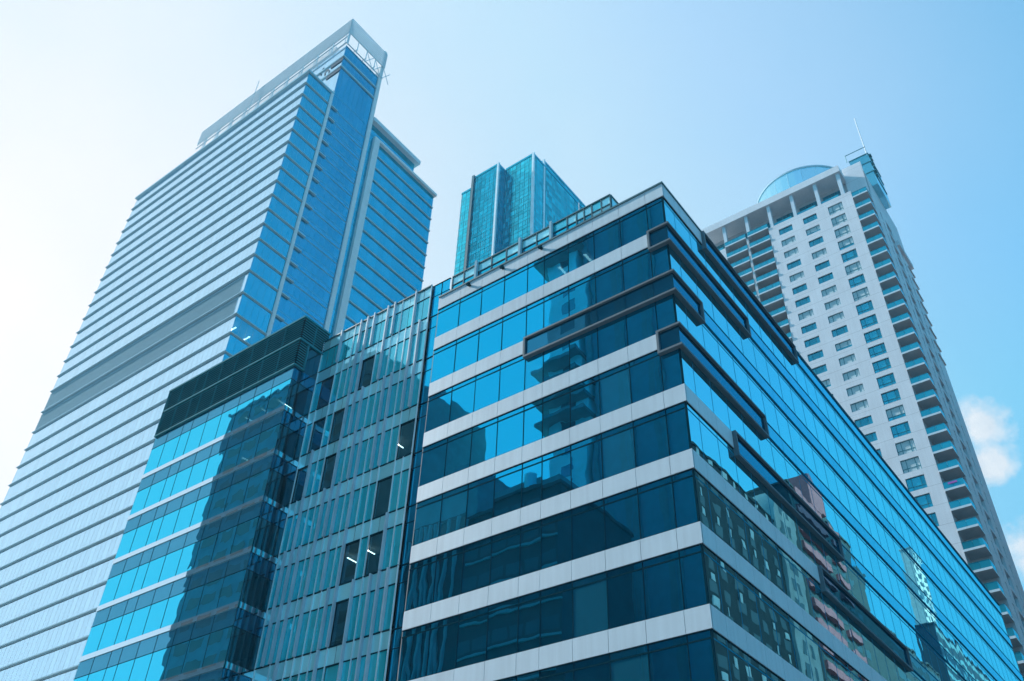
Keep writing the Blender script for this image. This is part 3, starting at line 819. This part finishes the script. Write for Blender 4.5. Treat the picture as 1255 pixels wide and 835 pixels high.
m = MB(); m.box(-29, -13, 74, 86, 64.4, 73); m.box(-28, -14, 60, 71.5, 64.4, 67.2); build('plant_room', m, 'midr', r2_)
m = MB(); m.bar((-12.4, 63.2, 64.4), (-12.4, 63.2, 66.9), .8, 14); build('tank', m, 'panel', r2_)
m = MB()
for z in frange(10, 64, 4.2): m.box(-11.95, -11.7, 58.5, 73.6, z, z + .28)
build('floor_line', m, 'midr', r2_)
r4_ = opposite('slab_block', 'dark slab block with stepped roof mirrored in the louvred block', -40, -15, 100, 139.4, 107, 'slatey', 'X', 3.9, [(y, y + 3.4) for y in frange(101, 136, 4.6)], 1.9, 'dull')
m = MB(); m.box(-38, -16, 105.5, 117, 107.3, 113); m.box(-38, -16, 94, 100, 0, 101); m.box(-38, -15.5, 92, 94, 0, 92); build('stair_tower', m, 'midr', r4_)
# dark flats with a cream stair strip and pink brick bays
r6 = opposite('block_of_flats', 'dark block of flats mirrored in the long side of the banded block', 128, 174, -52, -30, 101, 'grim', 'Y', 4.4, [(x, x + 2.6) for x in frange(133, 172, 5.2)], 2.2, 'dull')
m = MB()
for z in frange(6, 100, 4.4):
    for x in frange(133.4, 172, 5.2):
        if rnd.random() < .7: m.box(x + rnd.random() * .6, x + .9 + rnd.random() * 1.2, -29.95, -29.85, z + .9 + rnd.random() * .8, z + 2.9)
build('blind', m, 'cream', r6)
r6b = opposite('brick_apartments', 'tall pink brick apartments with stepped roof on the side street', 184.5, 224, -54, -29.5, 116, 'grim', 'Y', 4.6, [(x, x + 3.2) for x in frange(188, 222, 6)], 2.0, 'dull')
m = MB()
for z in frange(4, 116, 4.6): m.box(188, 204, -29.5, -28.6, z, z + 1.9); m.box(208, 215, -29.5, -28.9, z, z + 1.5)
build('brick_bay', m, 'brick', r6b)
m = MB(); m.box(198, 206, -52, -28.5, 116.4, 125); build('stair_tower', m, 'brick', r6b)
m = MB(); m.box(206, 220, -52, -31, 116.4, 120.5); m.box(224, 233, -54, -30, 0, 112); m.box(233, 243, -54, -30, 0, 99); build('stepped_wing', m, 'grim', r6b)
cs = MB(); cs.box(174.2, 184.3, -50, -29.2, 0, 108.3)
r6c = thing('stair_block', (179, -40, 0), 'narrow cream stair block between the dark flats and the pink brick apartments', 'building'); build('wall', cs, 'creamd', r6c)
m = MB()
for z in frange(5, 106, 4.5): Face('+Y', -29.2).quad(m, 176.4, 178.2, z, z + 2.8, .05); Face('+Y', -29.2).quad(m, 179.6, 181.2, z, z + 2.8, .05)
build('window_row', m, 'dull', r6c)
r7 = opposite('far_office', 'far dark office with layered floors at the end of the side street', 318, 372, -72, -50, 132, 'grim', 'Y', 6.2, [(318.5, 371.5)], 3.0, 'dull')
r7b = opposite('far_tower', 'far pale tower rising at the end of the side street', 420, 436, -63, -58, 208, 'creamd', 'Y', 4.2, [(x, x + 3) for x in frange(420, 437, 6)], 2.4, 'dull')
r7c = opposite('far_glass_office', 'far turquoise stepped office beside the far pale tower', 392, 530, -58, -50, 160, 'grimt', 'Y', 6.0, [(393, 529)], 2.2, 'tealr')

# ------------------------------------------------------------------ thin city haze
hz, hnt, hout = new_mat('haze_air')
hv = hnt.nodes.new('ShaderNodeVolumePrincipled'); hv.inputs['Color'].default_value = (.34, .74, 1, 1); hv.inputs['Density'].default_value = .0002; hv.inputs['Anisotropy'].default_value = .35
hnt.links.new(hv.outputs[0], hout.inputs['Volume'])
m = MB(); m.box(-1650, 1650, -1650, 1650, -1.2, 240)
build('haze', m, hz, kind='stuff')

# ------------------------------------------------------------------ sky and sun
SUN_AZ, SUN_EL = 100.0, 38.0       # azimuth from +X towards +Y
w = bpy.data.worlds.new('World'); sc.world = w; w.use_nodes = True
nt = w.node_tree; nt.nodes.clear(); L = nt.links.new
out = nt.nodes.new('ShaderNodeOutputWorld'); bg = nt.nodes.new('ShaderNodeBackground'); bg.inputs[1].default_value = .13
sky = nt.nodes.new('ShaderNodeTexSky'); sky.sky_type = 'NISHITA'; sky.sun_disc = False
sky.sun_elevation = rad(SUN_EL); sky.sun_rotation = rad(90 - SUN_AZ)
sky.altitude = 0; sky.air_density = 1.0; sky.dust_density = 0.4; sky.ozone_density = 1.5
tint = nt.nodes.new('ShaderNodeMix'); tint.data_type = 'RGBA'; tint.blend_type = 'MULTIPLY'; tint.inputs[0].default_value = 1
tint.inputs[7].default_value = (.0, .88, .95, 1)
L(sky.outputs[0], tint.inputs[6])
# clouds: two small cumulus low on the right and a thin veil towards the sun
tc = nt.nodes.new('ShaderNodeTexCoord')
nz = nt.nodes.new('ShaderNodeTexNoise'); nz.inputs['Scale'].default_value = 16; nz.inputs['Detail'].default_value = 7; nz.inputs['Roughness'].default_value = .58
L(tc.outputs['Generated'], nz.inputs['Vector'])
def M_(op, a, b=None, c=None, clamp=False):
    n = nt.nodes.new('ShaderNodeMath'); n.operation = op; n.use_clamp = clamp
    for i, v in enumerate((a, b, c)):
        if v is None: continue
        if isinstance(v, (int, float)): n.inputs[i].default_value = v
        else: L(v, n.inputs[i])
    return n.outputs[0]
def blob(d, width, sharp=1.0):
    """1 near direction d, falling to 0 at width (radians)"""
    dt = nt.nodes.new('ShaderNodeVectorMath'); dt.operation = 'DOT_PRODUCT'; dt.inputs[1].default_value = Vector(d).normalized()
    nrm = nt.nodes.new('ShaderNodeVectorMath'); nrm.operation = 'NORMALIZE'; L(tc.outputs['Generated'], nrm.inputs[0]); L(nrm.outputs[0], dt.inputs[0])
    ang = M_('ARCCOSINE', dt.outputs['Value'])
    return M_('SUBTRACT', 1.0, M_('DIVIDE', ang, width), clamp=True)
cum = None
for d, wd in (((.849, .088, .521), .036), ((.868, .096, .488), .034), ((.905, .075, .415), .065), ((.915, .05, .39), .08), ((.2, .3, -.1), .01)):
    bb = blob(d, wd); cum = bb if cum is None else M_('MAXIMUM', cum, bb)
n3 = nt.nodes.new('ShaderNodeTexNoise'); n3.inputs['Scale'].default_value = 34; n3.inputs['Detail'].default_value = 8; n3.inputs['Roughness'].default_value = .65
L(tc.outputs['Generated'], n3.inputs['Vector'])
lump = M_('ADD', M_('MULTIPLY', nz.outputs['Fac'], .65), M_('MULTIPLY', n3.outputs['Fac'], .5))
puff = M_('MULTIPLY', M_('SUBTRACT', M_('ADD', M_('MULTIPLY', cum, .95), M_('MULTIPLY', lump, 2.0)), 1.40), 2.0, clamp=True)
puff = M_('MULTIPLY', puff, M_('MULTIPLY', cum, 5.0, clamp=True))
nz2 = nt.nodes.new('ShaderNodeTexNoise'); nz2.inputs['Scale'].default_value = 3.2; nz2.inputs['Detail'].default_value = 6; nz2.inputs['Roughness'].default_value = .5
L(tc.outputs['Generated'], nz2.inputs['Vector'])
# thin high veil of haze, densest low towards the sun
veil = blob((math.cos(rad(80)) * math.cos(rad(28)), math.sin(rad(80)) * math.cos(rad(28)), math.sin(rad(28))), rad(85))
veil = M_('MULTIPLY', veil, 1.09)
veil = M_('MAXIMUM', M_('POWER', veil, 1.05), .10)
veil = M_('ADD', veil, M_('MULTIPLY', M_('MULTIPLY', M_('SUBTRACT', nz2.outputs['Fac'], .5), .35), M_('MULTIPLY', veil, 1.0)), clamp=True)
mixc = nt.nodes.new('ShaderNodeMix'); mixc.data_type = 'RGBA'; L(veil, mixc.inputs[0]); cap = nt.nodes.new('ShaderNodeVectorMath'); cap.operation = 'MINIMUM'; cap.inputs[1].default_value = (.5, 1.5, 2.55); L(tint.outputs[2], cap.inputs[0]); L(cap.outputs[0], mixc.inputs[6]); mixc.inputs[7].default_value = (2.86, 2.70, 2.68, 1)
mixp = nt.nodes.new('ShaderNodeMix'); mixp.data_type = 'RGBA'; L(M_('MULTIPLY', puff, .88), mixp.inputs[0]); L(mixc.outputs[2], mixp.inputs[6]); shade = nt.nodes.new('ShaderNodeMix'); shade.data_type = 'RGBA'; shade.inputs[6].default_value = (1.9, 2.15, 2.4, 1); shade.inputs[7].default_value = (2.6, 2.66, 2.72, 1); L(M_('MULTIPLY', M_('SUBTRACT', n3.outputs['Fac'], .3), 2.4, clamp=True), shade.inputs[0]); L(shade.outputs[2], mixp.inputs[7])
L(mixp.outputs[2], bg.inputs[0]); L(bg.outputs[0], out.inputs[0])

sl = bpy.data.lights.new('sun', 'SUN'); sl.energy = 2.7; sl.angle = rad(2.0); sl.color = (1, .98, .95)
so_ = bpy.data.objects.new('sun', sl); col.objects.link(so_)
d = Vector((math.cos(rad(SUN_AZ)) * math.cos(rad(SUN_EL)), math.sin(rad(SUN_AZ)) * math.cos(rad(SUN_EL)), math.sin(rad(SUN_EL))))
so_.rotation_euler = d.to_track_quat('Z', 'Y').to_euler(); so_.location = (0, 0, 300)

# ------------------------------------------------------------------ camera and output
cam = bpy.data.cameras.new('camera'); co = bpy.data.objects.new('camera', cam); col.objects.link(co); sc.camera = co
cam.sensor_fit = 'HORIZONTAL'; cam.sensor_width = 36; cam.lens = 32.0655; cam.clip_start = .1; cam.clip_end = 6000
R_, U_, F_ = (.602674, -.797388, .030912), (-.527422, -.368963, .765305), (.59884, .477534, .642925)
co.matrix_world = Matrix(((R_[0], U_[0], -F_[0], 0), (R_[1], U_[1], -F_[1], 0), (R_[2], U_[2], -F_[2], 1.7), (0, 0, 0, 1)))
sc.render.engine = 'CYCLES'
sc.view_settings.view_transform = 'Standard'; sc.view_settings.look = 'None'; sc.view_settings.exposure = 1.5; sc.view_settings.gamma = 1
sc.cycles.max_bounces = 10; sc.cycles.glossy_bounces = 5; sc.cycles.transparent_max_bounces = 16; sc.cycles.diffuse_bounces = 3
sc.cycles.use_denoising = True; sc.cycles.sample_clamp_indirect = 4
